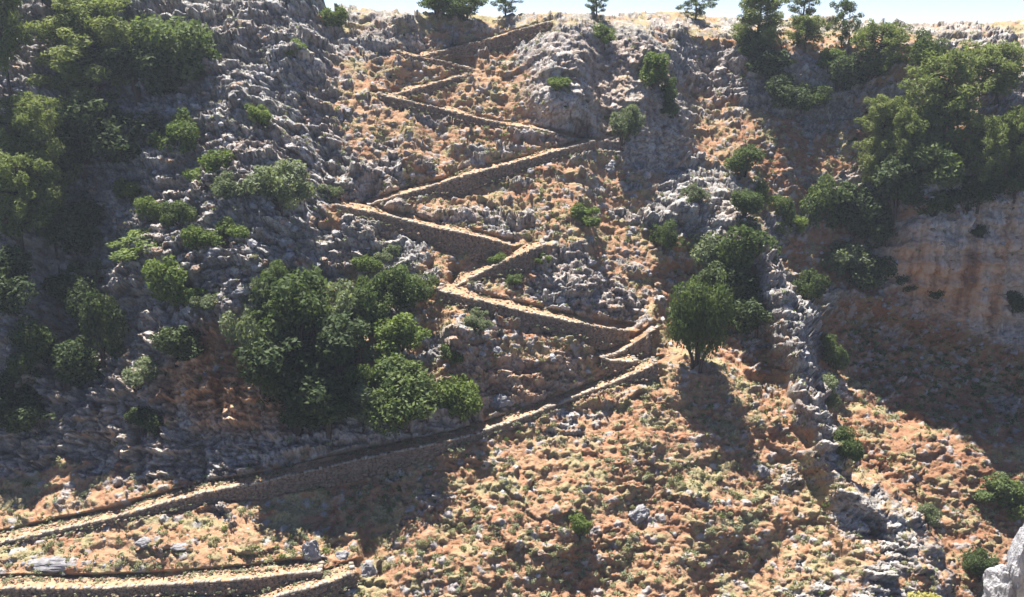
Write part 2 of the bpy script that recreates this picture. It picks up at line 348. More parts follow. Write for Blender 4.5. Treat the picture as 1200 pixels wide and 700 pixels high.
# ------------------------------------------------------------------ materials
def newmat(name):
    m = bpy.data.materials.new(name); m.use_nodes = True; t = m.node_tree; t.nodes.clear()
    out = t.nodes.new('ShaderNodeOutputMaterial'); b = t.nodes.new('ShaderNodeBsdfPrincipled')
    b.inputs['Roughness'].default_value = 0.95; b.inputs['Specular IOR Level'].default_value = 0.15
    t.links.new(b.outputs[0], out.inputs[0]); return m, t, b, out
class NB:
    def __init__(s, t): s.t = t
    def n(s, ty, **kw):
        x = s.t.nodes.new(ty)
        for k, v in kw.items(): setattr(x, k, v)
        return x
    def l(s, a, b): s.t.links.new(a, b)
    def pos(s, sc=(1, 1, 1)):
        g = s.n('ShaderNodeNewGeometry'); m = s.n('ShaderNodeMapping'); m.inputs['Scale'].default_value = sc
        s.l(g.outputs['Position'], m.inputs[0]); return m.outputs[0]
    def noise(s, vec, scale, detail=4, rough=0.6):
        x = s.n('ShaderNodeTexNoise'); x.inputs['Scale'].default_value = scale; x.inputs['Detail'].default_value = detail; x.inputs['Roughness'].default_value = rough
        s.l(vec, x.inputs['Vector']); return x.outputs['Fac']
    def ramp(s, fac, stops):
        r = s.n('ShaderNodeValToRGB'); e = r.color_ramp.elements
        while len(e) < len(stops): e.new(0.5)
        for i, (p, c) in enumerate(stops): e[i].position = p; e[i].color = (c[0], c[1], c[2], 1)
        s.l(fac, r.inputs[0]); return r.outputs[0]
    def mix(s, f, a, b, mode='MIX'):
        x = s.n('ShaderNodeMix', data_type='RGBA', blend_type=mode)
        for val, idx in ((f, 0), (a, 6), (b, 7)):
            if isinstance(val, (int, float)): x.inputs[idx].default_value = val
            elif isinstance(val, tuple): x.inputs[idx].default_value = (*val, 1)
            else: s.l(val, x.inputs[idx])
        return x.outputs[2]
    def math(s, op, a, b):
        x = s.n('ShaderNodeMath', operation=op)
        for i, v in enumerate((a, b)):
            if isinstance(v, (int, float)): x.inputs[i].default_value = v
            else: s.l(v, x.inputs[i])
        return x.outputs[0]
G8 = (0.30, 0.305, 0.33)
def terrain_mat():
    m, t, b, out = newmat('hillside_ground'); N = NB(t)
    a1 = N.n('ShaderNodeVertexColor', layer_name='mask'); s1 = N.n('ShaderNodeSeparateColor'); N.l(a1.outputs[0], s1.inputs[0])
    a2 = N.n('ShaderNodeVertexColor', layer_name='mask2'); s2 = N.n('ShaderNodeSeparateColor'); N.l(a2.outputs[0], s2.inputs[0])
    p = N.pos(); n1 = N.noise(p, 0.9, 6, 0.65); n2 = N.noise(p, 0.16, 4, 0.6); n3 = N.noise(p, 4.0, 3, 0.6)
    soil = N.ramp(n1, [(0.30, (0.24, 0.11, 0.06)), (0.46, (0.34, 0.175, 0.10)), (0.58, (0.385, 0.235, 0.145)), (0.74, (0.42, 0.31, 0.21))])
    soil = N.mix(N.ramp(n2, [(0.40, (0, 0, 0)), (0.62, (1, 1, 1))]), soil, N.mix(0.5, soil, (0.37, 0.26, 0.155)))
    grs = N.ramp(n3, [(0.3, (0.16, 0.155, 0.075)), (0.5, (0.29, 0.275, 0.15)), (0.75, (0.42, 0.36, 0.23))])
    rockc = N.ramp(n1, [(0.25, (0.15, 0.137, 0.13)), (0.45, (0.30, 0.285, 0.27)), (0.6, (0.41, 0.395, 0.375)), (0.8, (0.56, 0.54, 0.51))])
    rockc = N.mix(0.55, rockc, N.ramp(s2.outputs[2], [(0.15, (0.13, 0.12, 0.115)), (0.5, (0.34, 0.325, 0.315)), (0.8, (0.56, 0.54, 0.51))]))
    n4 = N.noise(N.pos((1, 1, 0.6)), 2.2, 6, 0.75); rockc = N.mix(0.8, rockc, N.ramp(n4, [(0.38, (0.45,) * 3), (0.5, (1, 1, 1)), (0.62, (1.25,) * 3)]), 'MULTIPLY')
    warm = N.ramp(n1, [(0.3, (0.22, 0.10, 0.05)), (0.55, (0.40, 0.22, 0.12)), (0.8, (0.48, 0.34, 0.24))])
    rockc = N.mix(N.math('MULTIPLY', s1.outputs[1], N.ramp(n2, [(0.3, (0.4,) * 3), (0.6, (1,) * 3)])), rockc, warm)
    # vertical water streaks on the bare faces
    ps = N.pos((0.42, 0.2, 0.035)); ns = N.noise(ps, 1.0, 5, 0.6)
    strk = N.ramp(ns, [(0.34, (0.24, 0.21, 0.20)), (0.42, (0.62, 0.44, 0.30)), (0.50, (0.76, 0.66, 0.56)), (0.56, (0.34, 0.30, 0.28)), (0.63, (0.72, 0.64, 0.57)), (0.75, (0.42, 0.37, 0.34))])
    rockc = N.mix(N.math('MULTIPLY', s2.outputs[0], 0.9), rockc, N.mix(N.math('MULTIPLY', s1.outputs[1], 0.35), strk, N.mix(0.5, strk, warm)))
    a3 = N.n('ShaderNodeVertexColor', layer_name='mask3'); s3 = N.n('ShaderNodeSeparateColor'); N.l(a3.outputs[0], s3.inputs[0])
    rust = N.ramp(ns, [(0.36, (0.34, 0.15, 0.07)), (0.5, (0.68, 0.37, 0.19)), (0.60, (0.78, 0.60, 0.44)), (0.72, (0.55, 0.29, 0.15))])
    rockc = N.mix(s3.outputs[1], rockc, rust)
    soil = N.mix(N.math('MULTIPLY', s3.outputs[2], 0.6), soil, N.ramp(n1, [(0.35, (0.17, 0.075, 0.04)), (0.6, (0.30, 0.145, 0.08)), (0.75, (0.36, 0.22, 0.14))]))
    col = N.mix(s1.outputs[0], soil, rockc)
    col = N.mix(N.math('MULTIPLY', s1.outputs[2], 0.8), col, grs)
    col = N.mix(N.math('MULTIPLY', s2.outputs[1], 0.85), col, (0.36, 0.34, 0.33))
    col = N.mix(N.math('MULTIPLY', s3.outputs[0], 0.6), col, (0.13, 0.085, 0.06))
    N.l(col, b.inputs['Base Color'])
    bu = N.n('ShaderNodeBump'); bu.inputs['Strength'].default_value = 1.0; bu.inputs['Distance'].default_value = 0.25
    N.l(N.math('ADD', N.noise(p, 2.6, 5, 0.7), N.math('MULTIPLY', n3, 0.4)), bu.inputs['Height']); N.l(bu.outputs[0], b.inputs['Normal'])
    return m
def stone_mat(name, cols, sc=2.0, bump=0.3, rand=0.35):
    m, t, b, out = newmat(name); N = NB(t)
    p = N.pos(); n = N.noise(p, sc, 5, 0.65); c = N.ramp(n, [(0.28 + 0.5 * i / (len(cols) - 1), k) for i, k in enumerate(cols)])
    g = N.n('ShaderNodeNewGeometry'); rr = N.ramp(g.outputs['Random Per Island'], [(0, (1 - rand,) * 3), (1, (1 + rand * 0.6,) * 3)])
    c = N.mix(1.0, c, rr, 'MULTIPLY'); N.l(c, b.inputs['Base Color'])
    bu = N.n('ShaderNodeBump'); bu.inputs['Strength'].default_value = bump; bu.inputs['Distance'].default_value = 0.15
    N.l(N.noise(p, sc * 3, 4, 0.7), bu.inputs['Height']); N.l(bu.outputs[0], b.inputs['Normal']); return m
def leaf_mat(name, cols, trans=0.35):
    m, t, b, out = newmat(name); N = NB(t)
    a = N.n('ShaderNodeAttribute', attribute_name='tone'); oi = N.n('ShaderNodeObjectInfo')
    f = N.math('ADD', a.outputs['Fac'], N.math('MULTIPLY', N.math('SUBTRACT', oi.outputs['Random'], 0.5), 0.35))
    c = N.ramp(f, [(i / (len(cols) - 1), k) for i, k in enumerate(cols)])
    N.l(c, b.inputs['Base Color']); b.inputs['Roughness'].default_value = 0.7
    tr = N.n('ShaderNodeBsdfTranslucent'); N.l(N.mix(1.0, c, (1.25, 1.3, 0.7), 'MULTIPLY'), tr.inputs[0])
    mx = N.n('ShaderNodeMixShader'); mx.inputs[0].default_value = trans
    N.l(b.outputs[0], mx.inputs[1]); N.l(tr.outputs[0], mx.inputs[2]); N.l(mx.outputs[0], out.inputs[0]); return m
M_GROUND = terrain_mat()
M_PATH = stone_mat('trodden_path', [(0.27, 0.16, 0.09), (0.38, 0.25, 0.155), (0.44, 0.345, 0.245)], 1.6, 0.4)
M_WALL = stone_mat('dry_stone', [(0.20, 0.14, 0.10), (0.27, 0.20, 0.15), (0.33, 0.27, 0.22)], 1.5, 0.35, 0.16)
M_COPE = stone_mat('coping_stone', [(0.28, 0.23, 0.18), (0.37, 0.32, 0.26), (0.44, 0.40, 0.35)], 1.5, 0.3, 0.3)
M_ROCK = stone_mat('grey_limestone', [(0.17, 0.16, 0.165), (0.33, 0.32, 0.325), (0.48, 0.46, 0.45)], 1.6, 0.5, 0.3)
M_ROCKB = stone_mat('earthy_stone', [(0.20, 0.13, 0.09), (0.33, 0.24, 0.18), (0.42, 0.34, 0.28)], 1.6, 0.5, 0.3)
M_ROCKW = stone_mat('pale_limestone', [(0.26, 0.25, 0.25), (0.42, 0.41, 0.41), (0.58, 0.56, 0.54)], 1.8, 0.8, 0.15)
M_BARK = stone_mat('bark', [(0.06, 0.045, 0.035), (0.13, 0.10, 0.08)], 3, 0.4)
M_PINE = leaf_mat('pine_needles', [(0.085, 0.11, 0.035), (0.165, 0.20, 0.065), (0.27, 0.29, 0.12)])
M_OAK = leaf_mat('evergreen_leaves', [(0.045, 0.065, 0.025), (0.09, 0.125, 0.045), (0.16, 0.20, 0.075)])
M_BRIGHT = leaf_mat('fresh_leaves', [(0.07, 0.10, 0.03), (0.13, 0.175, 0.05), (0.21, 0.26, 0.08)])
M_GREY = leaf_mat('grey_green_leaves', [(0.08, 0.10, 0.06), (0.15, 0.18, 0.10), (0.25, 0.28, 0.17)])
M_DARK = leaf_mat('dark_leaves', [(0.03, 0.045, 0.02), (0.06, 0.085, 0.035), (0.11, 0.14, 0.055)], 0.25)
M_SHRUB = leaf_mat('dry_shrub', [(0.14, 0.13, 0.065), (0.24, 0.24, 0.12), (0.40, 0.37, 0.22)], 0.2)
M_SAGE = leaf_mat('sage_shrub', [(0.16, 0.17, 0.10), (0.26, 0.28, 0.17), (0.40, 0.42, 0.28)], 0.2)
M_GOLD = leaf_mat('yellow_shrub', [(0.20, 0.18, 0.06), (0.35, 0.32, 0.11), (0.55, 0.50, 0.22)], 0.3)

def link(name, me, parent=None, mat=None, **props):
    o = bpy.data.objects.new(name, me); COL.objects.link(o)
    if mat: me.materials.append(mat)
    if parent: o.parent = parent
    for k, v in props.items(): o[k] = v
    return o
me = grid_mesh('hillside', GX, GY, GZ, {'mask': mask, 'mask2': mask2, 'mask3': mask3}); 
link('hillside', me, None, M_GROUND, kind='structure')

def surf(u, v):
    return np.stack([gridY(u, v, PX), gridY(u, v, PY), gridY(u, v, PZ)], -1)

# ------------------------------------------------------------------ the path and its dry stone walls
BOX = np.array([[x, y, z] for z in (0, 1) for y in (0, 1) for x in (0, 1)], float)
BOXF = np.array([[0, 2, 3, 1], [4, 5, 7, 6], [0, 1, 5, 4], [2, 6, 7, 3], [0, 4, 6, 2], [1, 3, 7, 5]])
def boxes_mesh(name, blocks, mat):
    co = np.concatenate(blocks); n = len(blocks)
    f = (BOXF[None] + 8 * np.arange(n)[:, None, None]).reshape(-1, 4)
    return raw_mesh(name, co, f, mat)
def stone(o, ex, ey, ez, l, d, h):
    """irregular block with corner o, axes ex ey ez"""
    j = (RNG.random((8, 3)) - 0.5) * np.array([0.22 * l, 0.10, 0.26 * h]); b = BOX * np.array([l, d, h]) + j
    return o + b[:, :1] * ex + b[:, 1:2] * ey + b[:, 2:3] * ez
EDGE = []
for (TW, name, lo, hi, uu, vt, hp, yy) in LEG3:
    k = (uu >= lo) & (uu <= hi); uu = uu[k]; vt = vt[k]; hp = hp[k]; yy = yy[k]
    n = 15 if len(yy) > 30 else 5
    yy = np.convolve(np.pad(yy, n // 2, mode='edge'), np.ones(n) / n, 'valid') - 0.15
    a_, b_, c_ = ray(uu, vt)
    P = np.stack([a_ / b_ * yy, yy, c_ / b_ * yy], -1)
    Hm = hp * yy / F * 1.04 + 0.08
    # resample by 0.6 m
    dd = np.concatenate([[0], np.cumsum(np.linalg.norm(np.diff(P[:, :2], axis=0), axis=1))])
    ns = max(int(dd[-1] / 0.47), 4); s = np.linspace(0, dd[-1], ns)
    P = np.stack([np.interp(s, dd, P[:, i]) for i in range(3)], -1); Hm = np.interp(s, dd, Hm)
    T = np.gradient(P[:, :2], axis=0); T /= np.linalg.norm(T, axis=1)[:, None]
    Bk = np.stack([-T[:, 1], T[:, 0], np.zeros(ns)], -1)          # away from the viewer's side (uphill)
    # tread: slightly uneven strip with worn edge
    cols = 9; Xo = []
    for j in range(cols):
        f = j / (cols - 1); wv = TW * f + 0.05
        q = P + Bk * wv; q[:, 2] += 0.10 * vnoise2(s / 1.3, s * 0 + j * 0.9, 3) + 0.35 * max(f - 0.75, 0) * 4 * (0.4 + 0.5 * vnoise2(s / 2.2, s * 0 + 4, 9)) - 0.05
        Xo.append(q)
    Xo = np.array(Xo)
    # shallow steps along the climb: hold the height over each 3 m run
    me = grid_mesh('path', Xo[:, :, 0], Xo[:, :, 1], Xo[:, :, 2]); po = link('path', me, None, M_PATH, kind='structure')
    EDGE.append((P - Bk * 0.25 - np.array([0, 0, 1]) * Hm[:, None] * 0.8, P + Bk * (TW - 0.15), P, Bk, TW))
    # wall: outline = return, front, return
    root = bpy.data.objects.new('stone_wall', None); COL.objects.link(root); mid_ = P[ns // 2]
    root.location = (mid_[0], mid_[1], mid_[2] - Hm[ns // 2]); bpy.context.view_layer.update(); org = np.array(root.location)
    root['label'] = 'dry stone retaining wall under the ' + name; root['category'] = 'stone wall'; root['group'] = 'retaining walls of the zigzag path'
    ez = np.array([0, 0, 1.0]); fac = []; cop = []; core = []
    segs = []
    for i in range(ns - 1):
        ex = P[i + 1] - P[i]; exn = ex / np.linalg.norm(ex); ey = Bk[i]
        segs.append((P[i], exn, ey, np.linalg.norm(ex), Hm[i], Hm[i + 1]))
    for (st, sg) in ((0, -1), (ns - 1, 1)):                      # returns at both ends
        nr = 5
        for r_ in range(nr):
            o = P[st] + Bk[st] * (r_ * TW / nr) * 1.0
            ex = Bk[st]; ey = np.array([T[st, 0], T[st, 1], 0]) * (-sg)
            hh = Hm[st] * (1 - r_ / nr * 0.9)
            segs.append((o, ex, ey, TW / nr, hh, hh))
    for (o, ex, ey, L_, h0, h1) in segs:
        h = 0.5 * (h0 + h1)
        core.append((o + ex * -0.02 + ey * 0.14 - ez * (h + 0.5)) + (BOX[:, :1] * (L_ + 0.04)) * ex + (BOX[:, 1:2] * 0.45) * ey + (BOX[:, 2:3] * (h + 0.5 - 0.06)) * ez)
        z = -h - 0.5; 
        while z < -0.16:
            hh = random.uniform(0.18, 0.36)
            fac.append(stone(o + ex * random.uniform(-0.2, 0.2) + ey * random.uniform(-0.08, 0.04) + ez * z, ex, ey, ez, L_ * random.uniform(0.85, 1.25), 0.32, min(hh, -z - 0.04)))
            z += hh * 0.97
        l2 = L_ * random.uniform(0.85, 1.02)
        if random.random() < 0.82: cop.append(stone(o + ey * random.uniform(-0.16, -0.02) - ez * 0.14, ex, ey, ez, l2, random.uniform(0.35, 0.65), random.uniform(0.15, 0.36)))
    for nm, bl, mt, kd in (('wall_core', core, M_WALL, None), ('stone_facing', fac, M_WALL, 'stuff'), ('coping', cop, M_COPE, 'stuff')):
        bl = [b - org for b in bl]; o_ = link(nm, boxes_mesh(nm, bl, mt), root)
        if kd: o_['kind'] = kd

# ------------------------------------------------------------------ rocks
def rock_mesh(name, seed, sub=3, rough=0.35, squash=(1, 1, 0.8), mat=None, amp2=0.10):
    import bmesh
    bm = bmesh.new(); bmesh.ops.create_icosphere(bm, subdivisions=sub, radius=0.5)
    r = random.Random(seed)
    planes = []
    for _ in range(16):
        d = Vector((r.gauss(0, 1), r.gauss(0, 1), r.gauss(0, 1))).normalized(); planes.append((d, r.uniform(0.28, 0.46)))
    from mathutils import noise as mn
    off = Vector((seed * 3.1, seed * 1.7, 0))
    for v in bm.verts:
        p = v.co.copy()
        for d, q in planes:
            k = p.dot(d)
            if k > q: p -= d * (k - q) * (0.85)
        p *= 1 + amp2 * mn.fractal(p * 5 + off, 0.8, 2.1, 4) + rough * 0.4 * mn.noise(p * 2.3 + off)
        v.co = Vector((p.x * squash[0], p.y * squash[1], p.z * squash[2]))
    me = bpy.data.meshes.new(name); bm.to_mesh(me); bm.free()
    if mat: me.materials.append(mat)
    return me
ROCKS = [rock_mesh('rock', s, 3, 0.6, mat=(M_ROCK if s < 8 else M_ROCKB), amp2=0.22) for s in range(16)]

def put(me_or_src, name, u, v, size_px, label=None, cat=None, group=None, rz=None, sink=0.2, stretch=(1, 1, 1)):
    p = surf([u], [v])[0]; s = size_px * p[1] / F
    o = bpy.data.objects.new(name, me_or_src); COL.objects.link(o)
    o.location = p - np.array([0, 0, sink * s]); o.scale = tuple(s * k for k in stretch); o.rotation_euler = (0, 0, random.uniform(0, 6.28) if rz is None else rz)
    if label: o['label'] = label
    if cat: o['category'] = cat
    if group: o['group'] = group
    return o
big_rock_meshes = [rock_mesh('boulder', 50 + s, 4, 0.5, (1, 0.9, 0.9), M_ROCK, 0.22) for s in range(4)]
for i, (u, v, s, st, lab) in enumerate([
    (365, 650, 36, (0.9, 0.8, 1.5), 'tall lumpy grey boulder leftmost of the three standing above the lowest path corner'),
    (403, 650, 24, (1.1, 0.9, 0.9), 'low pale split boulder between the tall boulder and the round one'),
    (430, 672, 30, (1, 0.9, 1.3), 'round grey boulder at the right end of the lowest path leg'),
    (62, 658, 62, (1.65, 0.6, 0.5), 'long dark overhanging rock slab in the orange slope near the left edge'),
    (712, 198, 20, (1, 1, 1), 'small grey rock standing at the foot of the grey cliff right of the wall end'),
    (372, 625, 14, (1, 1, 1), 'small knobbly rock perched behind the tall lumpy boulder'),
    (172, 635, 20, (1.6, 1, 0.6), 'low grey rock under the long path leg at lower left'),
    (215, 640, 22, (1.8, 1, 0.5), 'flat pale rock lying right of the dark overhanging slab'),
    (748, 602, 30, (1.1, 1, 0.9), 'square reddish boulder sticking out of the lower central slope'),
    (890, 552, 26, (1, 1, 1.3), 'upright rock at the left foot of the grey spur'),
    (585, 468, 24, (1.4, 1, 0.8), 'orange boulder under the ledges beside the bright bush'),
]):
    put(big_rock_meshes[i % 4], 'boulder', u, v, s, lab, 'boulder', None, stretch=st, sink=0.1, rz=(0.0 if st[0] > 1.5 else 0.5 * (i % 3 - 1)))

ICO = ROCKS
def mesh_arrays(me):
    n = len(me.vertices); co = np.empty(n * 3, np.float32); me.vertices.foreach_get('co', co)
    k = len(me.polygons); lt = np.empty(len(me.loops), np.int32); me.loops.foreach_get('vertex_index', lt)
    return co.reshape(-1, 3), lt.reshape(k, -1)
def joined(name, protos, pos, size, rot, stretch, mat, tones=None):
    cos = []; fs = []; ts = []; base = 0
    for i in range(len(pos)):
        c, f = protos[i % len(protos)][:2]
        ca_, sa_ = math.cos(rot[i]), math.sin(rot[i]); q = c * size[i] * np.array([1, 1, stretch[i]])
        q = np.stack([q[:, 0] * ca_ - q[:, 1] * sa_, q[:, 0] * sa_ + q[:, 1] * ca_, q[:, 2]], -1) + pos[i]
        cos.append(q); fs.append(f + base); base += len(c)
        if tones is not None: ts.append(np.clip(protos[i % len(protos)][2] + tones[i], 0, 1))
    return raw_mesh(name, np.concatenate(cos), np.concatenate(fs), mat, np.concatenate(ts) if tones is not None else None)

# ------------------------------------------------------------------ foliage
def leaves(centres, radii, n, size, rng, flat=1.0, elong=1.0, up=0.3):
    """leaf quads in the outer shell of a set of clumps; returns co, faces, tone"""
    vol = radii ** 2; cnt = np.maximum((n * vol / vol.sum()).astype(int), 4)
    C = np.repeat(centres, cnt, 0); R = np.repeat(radii, cnt)
    ct = np.repeat(rng.random(len(radii)) * 0.3, cnt)
    m = len(C); d = rng.normal(size=(m, 3)); d /= np.linalg.norm(d, axis=1)[:, None]
    rr = (0.45 + 0.6 * rng.random(m) ** 0.6); pos = C + d * (R * rr)[:, None] * np.array([1, 1, flat])
    nrm = d * 0.6 + rng.normal(size=(m, 3)) * 0.6 + np.array([0, 0, up]); nrm /= np.linalg.norm(nrm, axis=1)[:, None]
    a = np.cross(nrm, rng.normal(size=(m, 3))); a /= np.linalg.norm(a, axis=1)[:, None]; b = np.cross(nrm, a)
    s = size * (0.6 + 0.8 * rng.random(m))[:, None]
    co = np.stack([pos - a * s * elong, pos - b * s * 0.55, pos + a * s * elong, pos + b * s * 0.55], 1).reshape(-1, 3)
    tone = np.clip(0.15 + ct + 0.45 * rng.random(m), 0, 1)
    return co, np.arange(m * 4).reshape(-1, 4), np.repeat(tone, 4)
def tube(pts, rad, sides=6):
    pts = np.array(pts, float); co = []; n = len(pts)
    for i in range(n):
        t = pts[min(i + 1, n - 1)] - pts[max(i - 1, 0)]; t /= np.linalg.norm(t) + 1e-9
        a = np.cross(t, [0.3, 1, 0.1]); a /= np.linalg.norm(a); b = np.cross(t, a)
        for k in range(sides):
            an = 2 * math.pi * k / sides; co.append(pts[i] + (a * math.cos(an) + b * math.sin(an)) * rad[i])
    f = [[i * sides + k, i * sides + (k + 1) % sides, (i + 1) * sides + (k + 1) % sides, (i + 1) * sides + k] for i in range(n - 1) for k in range(sides)]
    return np.array(co), np.array(f)
def join_parts(parts):
    co = []; f = []; b = 0
    for c, g in parts: co.append(c); f.append(g + b); b += len(c)
    return np.concatenate(co), np.concatenate(f)
def bush_proto(seed, n=5200, size=0.029, clumps=26, h=1.0, wide=0.52, flatness=0.9):
    """height 1, base at 0, several stems"""
    rng = np.random.default_rng(seed); cs = []; rs = []
    lobes = rng.normal(size=(4, 3)) * [0.45, 0.45, 0.4]
    while len(cs) < clumps:
        p = rng.random(3) * 2.3 - 1.15
        if np.linalg.norm(p) > 1.12 or p[2] < -0.8: continue
        if np.min(np.linalg.norm(lobes - p, axis=1)) > 0.62: continue
        r = rng.uniform(0.08, 0.22)
        cs.append(np.array([p[0] * (wide - r * 0.5), p[1] * (wide - r * 0.5), 0.52 + p[2] * (0.48 - r * 0.6)])); rs.append(r)
    cs = np.array(cs); rs = np.array(rs)
    co, f, t = leaves(cs, rs, n, size, rng, flatness, 1.1)
    parts = []
    for i in range(5):
        tgt = cs[rng.integers(len(cs))]; parts.append(tube([(0, 0, -0.15), tgt * [0.25, 0.25, 0.4] , tgt * [0.7, 0.7, 0.8], tgt], [0.035, 0.025, 0.016, 0.006], 5))
    return (co, f, t), join_parts(parts)
def pine_proto(seed, n=10000, size=0.0135, lean=0.0, nb=44, low=0.3):
    rng = np.random.default_rng(seed); cs = []; rs = []; parts = []
    top = np.array([lean, 0.02, 0.97]); trunk = [np.array([0, 0, -0.12]), np.array([lean * .15, 0.01, 0.3]), np.array([lean * .55, -.01, 0.65]), top]
    parts.append(tube(trunk, [0.028, 0.022, 0.015, 0.004], 7))
    def tp(z): return np.array([np.interp(z, [0, .3, .65, .97], [0, lean * .15, lean * .55, lean]), 0, z])
    for i in range(nb):
        z = low + (0.93 - low) * (i / (nb - 1)) ** 0.9; az = i * 2.4 + rng.uniform(-.5, .5)
        prof = math.sin(math.pi * min(1, (1.03 - z) / (1.08 - low) * 0.72 + 0.1))
        ln = 0.36 * prof * rng.uniform(0.5, 1.25) + 0.03; b0 = tp(z)
        e = b0 + np.array([math.cos(az) * ln, math.sin(az) * ln, ln * rng.uniform(0.05, 0.35)])
        parts.append(tube([b0, (b0 + e) / 2 + [0, 0, 0.01], e], [0.009, 0.006, 0.003], 4))
        for q in (0.4, 0.65, 0.85, 1.0):
            cs.append(b0 + (e - b0) * q + rng.normal(size=3) * 0.025 + [0, 0, 0.015]); rs.append(rng.uniform(0.05, 0.09))
    cs.append(top); rs.append(0.05)
    co, f, t = leaves(np.array(cs), np.array(rs), n, size, rng, 0.8, 1.7, 0.5)
    return (co, f, t), join_parts(parts)
def make_proto(kind, seed, mat, **kw):
    (co, f, t), (tc, tf) = (pine_proto if kind == 'pine' else bush_proto)(seed, **kw)
    return raw_mesh('crown', co, f, mat, t), raw_mesh('trunk', tc, tf, M_BARK)
PR = {}
PR['pine'] = [make_proto('pine', s, M_PINE, lean=l) for s, l in ((1, 0.05), (2, -0.08), (3, 0.1), (4, -0.15), (5, 0.0))]
PR['bigpine'] = [make_proto('pine', 31, M_PINE, n=24000, size=0.0105, lean=-0.03, low=0.04)]
PR['roundpine'] = [make_proto('bush', 44, M_OAK, n=15000, size=0.017, clumps=60, wide=0.46)]
PR['highpine'] = [make_proto('pine', s, M_OAK, low=0.16, n=7000, nb=22, lean=l) for s, l in ((6, 0.03), (7, -0.04))]
PR['oak'] = [make_proto('bush', s, M_OAK) for s in (11, 12, 13, 14, 15)]
PR['bright'] = [make_proto('bush', s, M_BRIGHT, n=3600, size=0.034) for s in (21, 22, 23, 34, 35)]
PR['grey'] = [make_proto('bush', s, M_GREY, n=4200) for s in (24, 25, 36)]
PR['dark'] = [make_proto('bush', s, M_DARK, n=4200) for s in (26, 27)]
PR['round'] = [make_proto('bush', s, M_OAK, n=6500, size=0.024, clumps=34) for s in (28, 29)]
cnt_k = {}
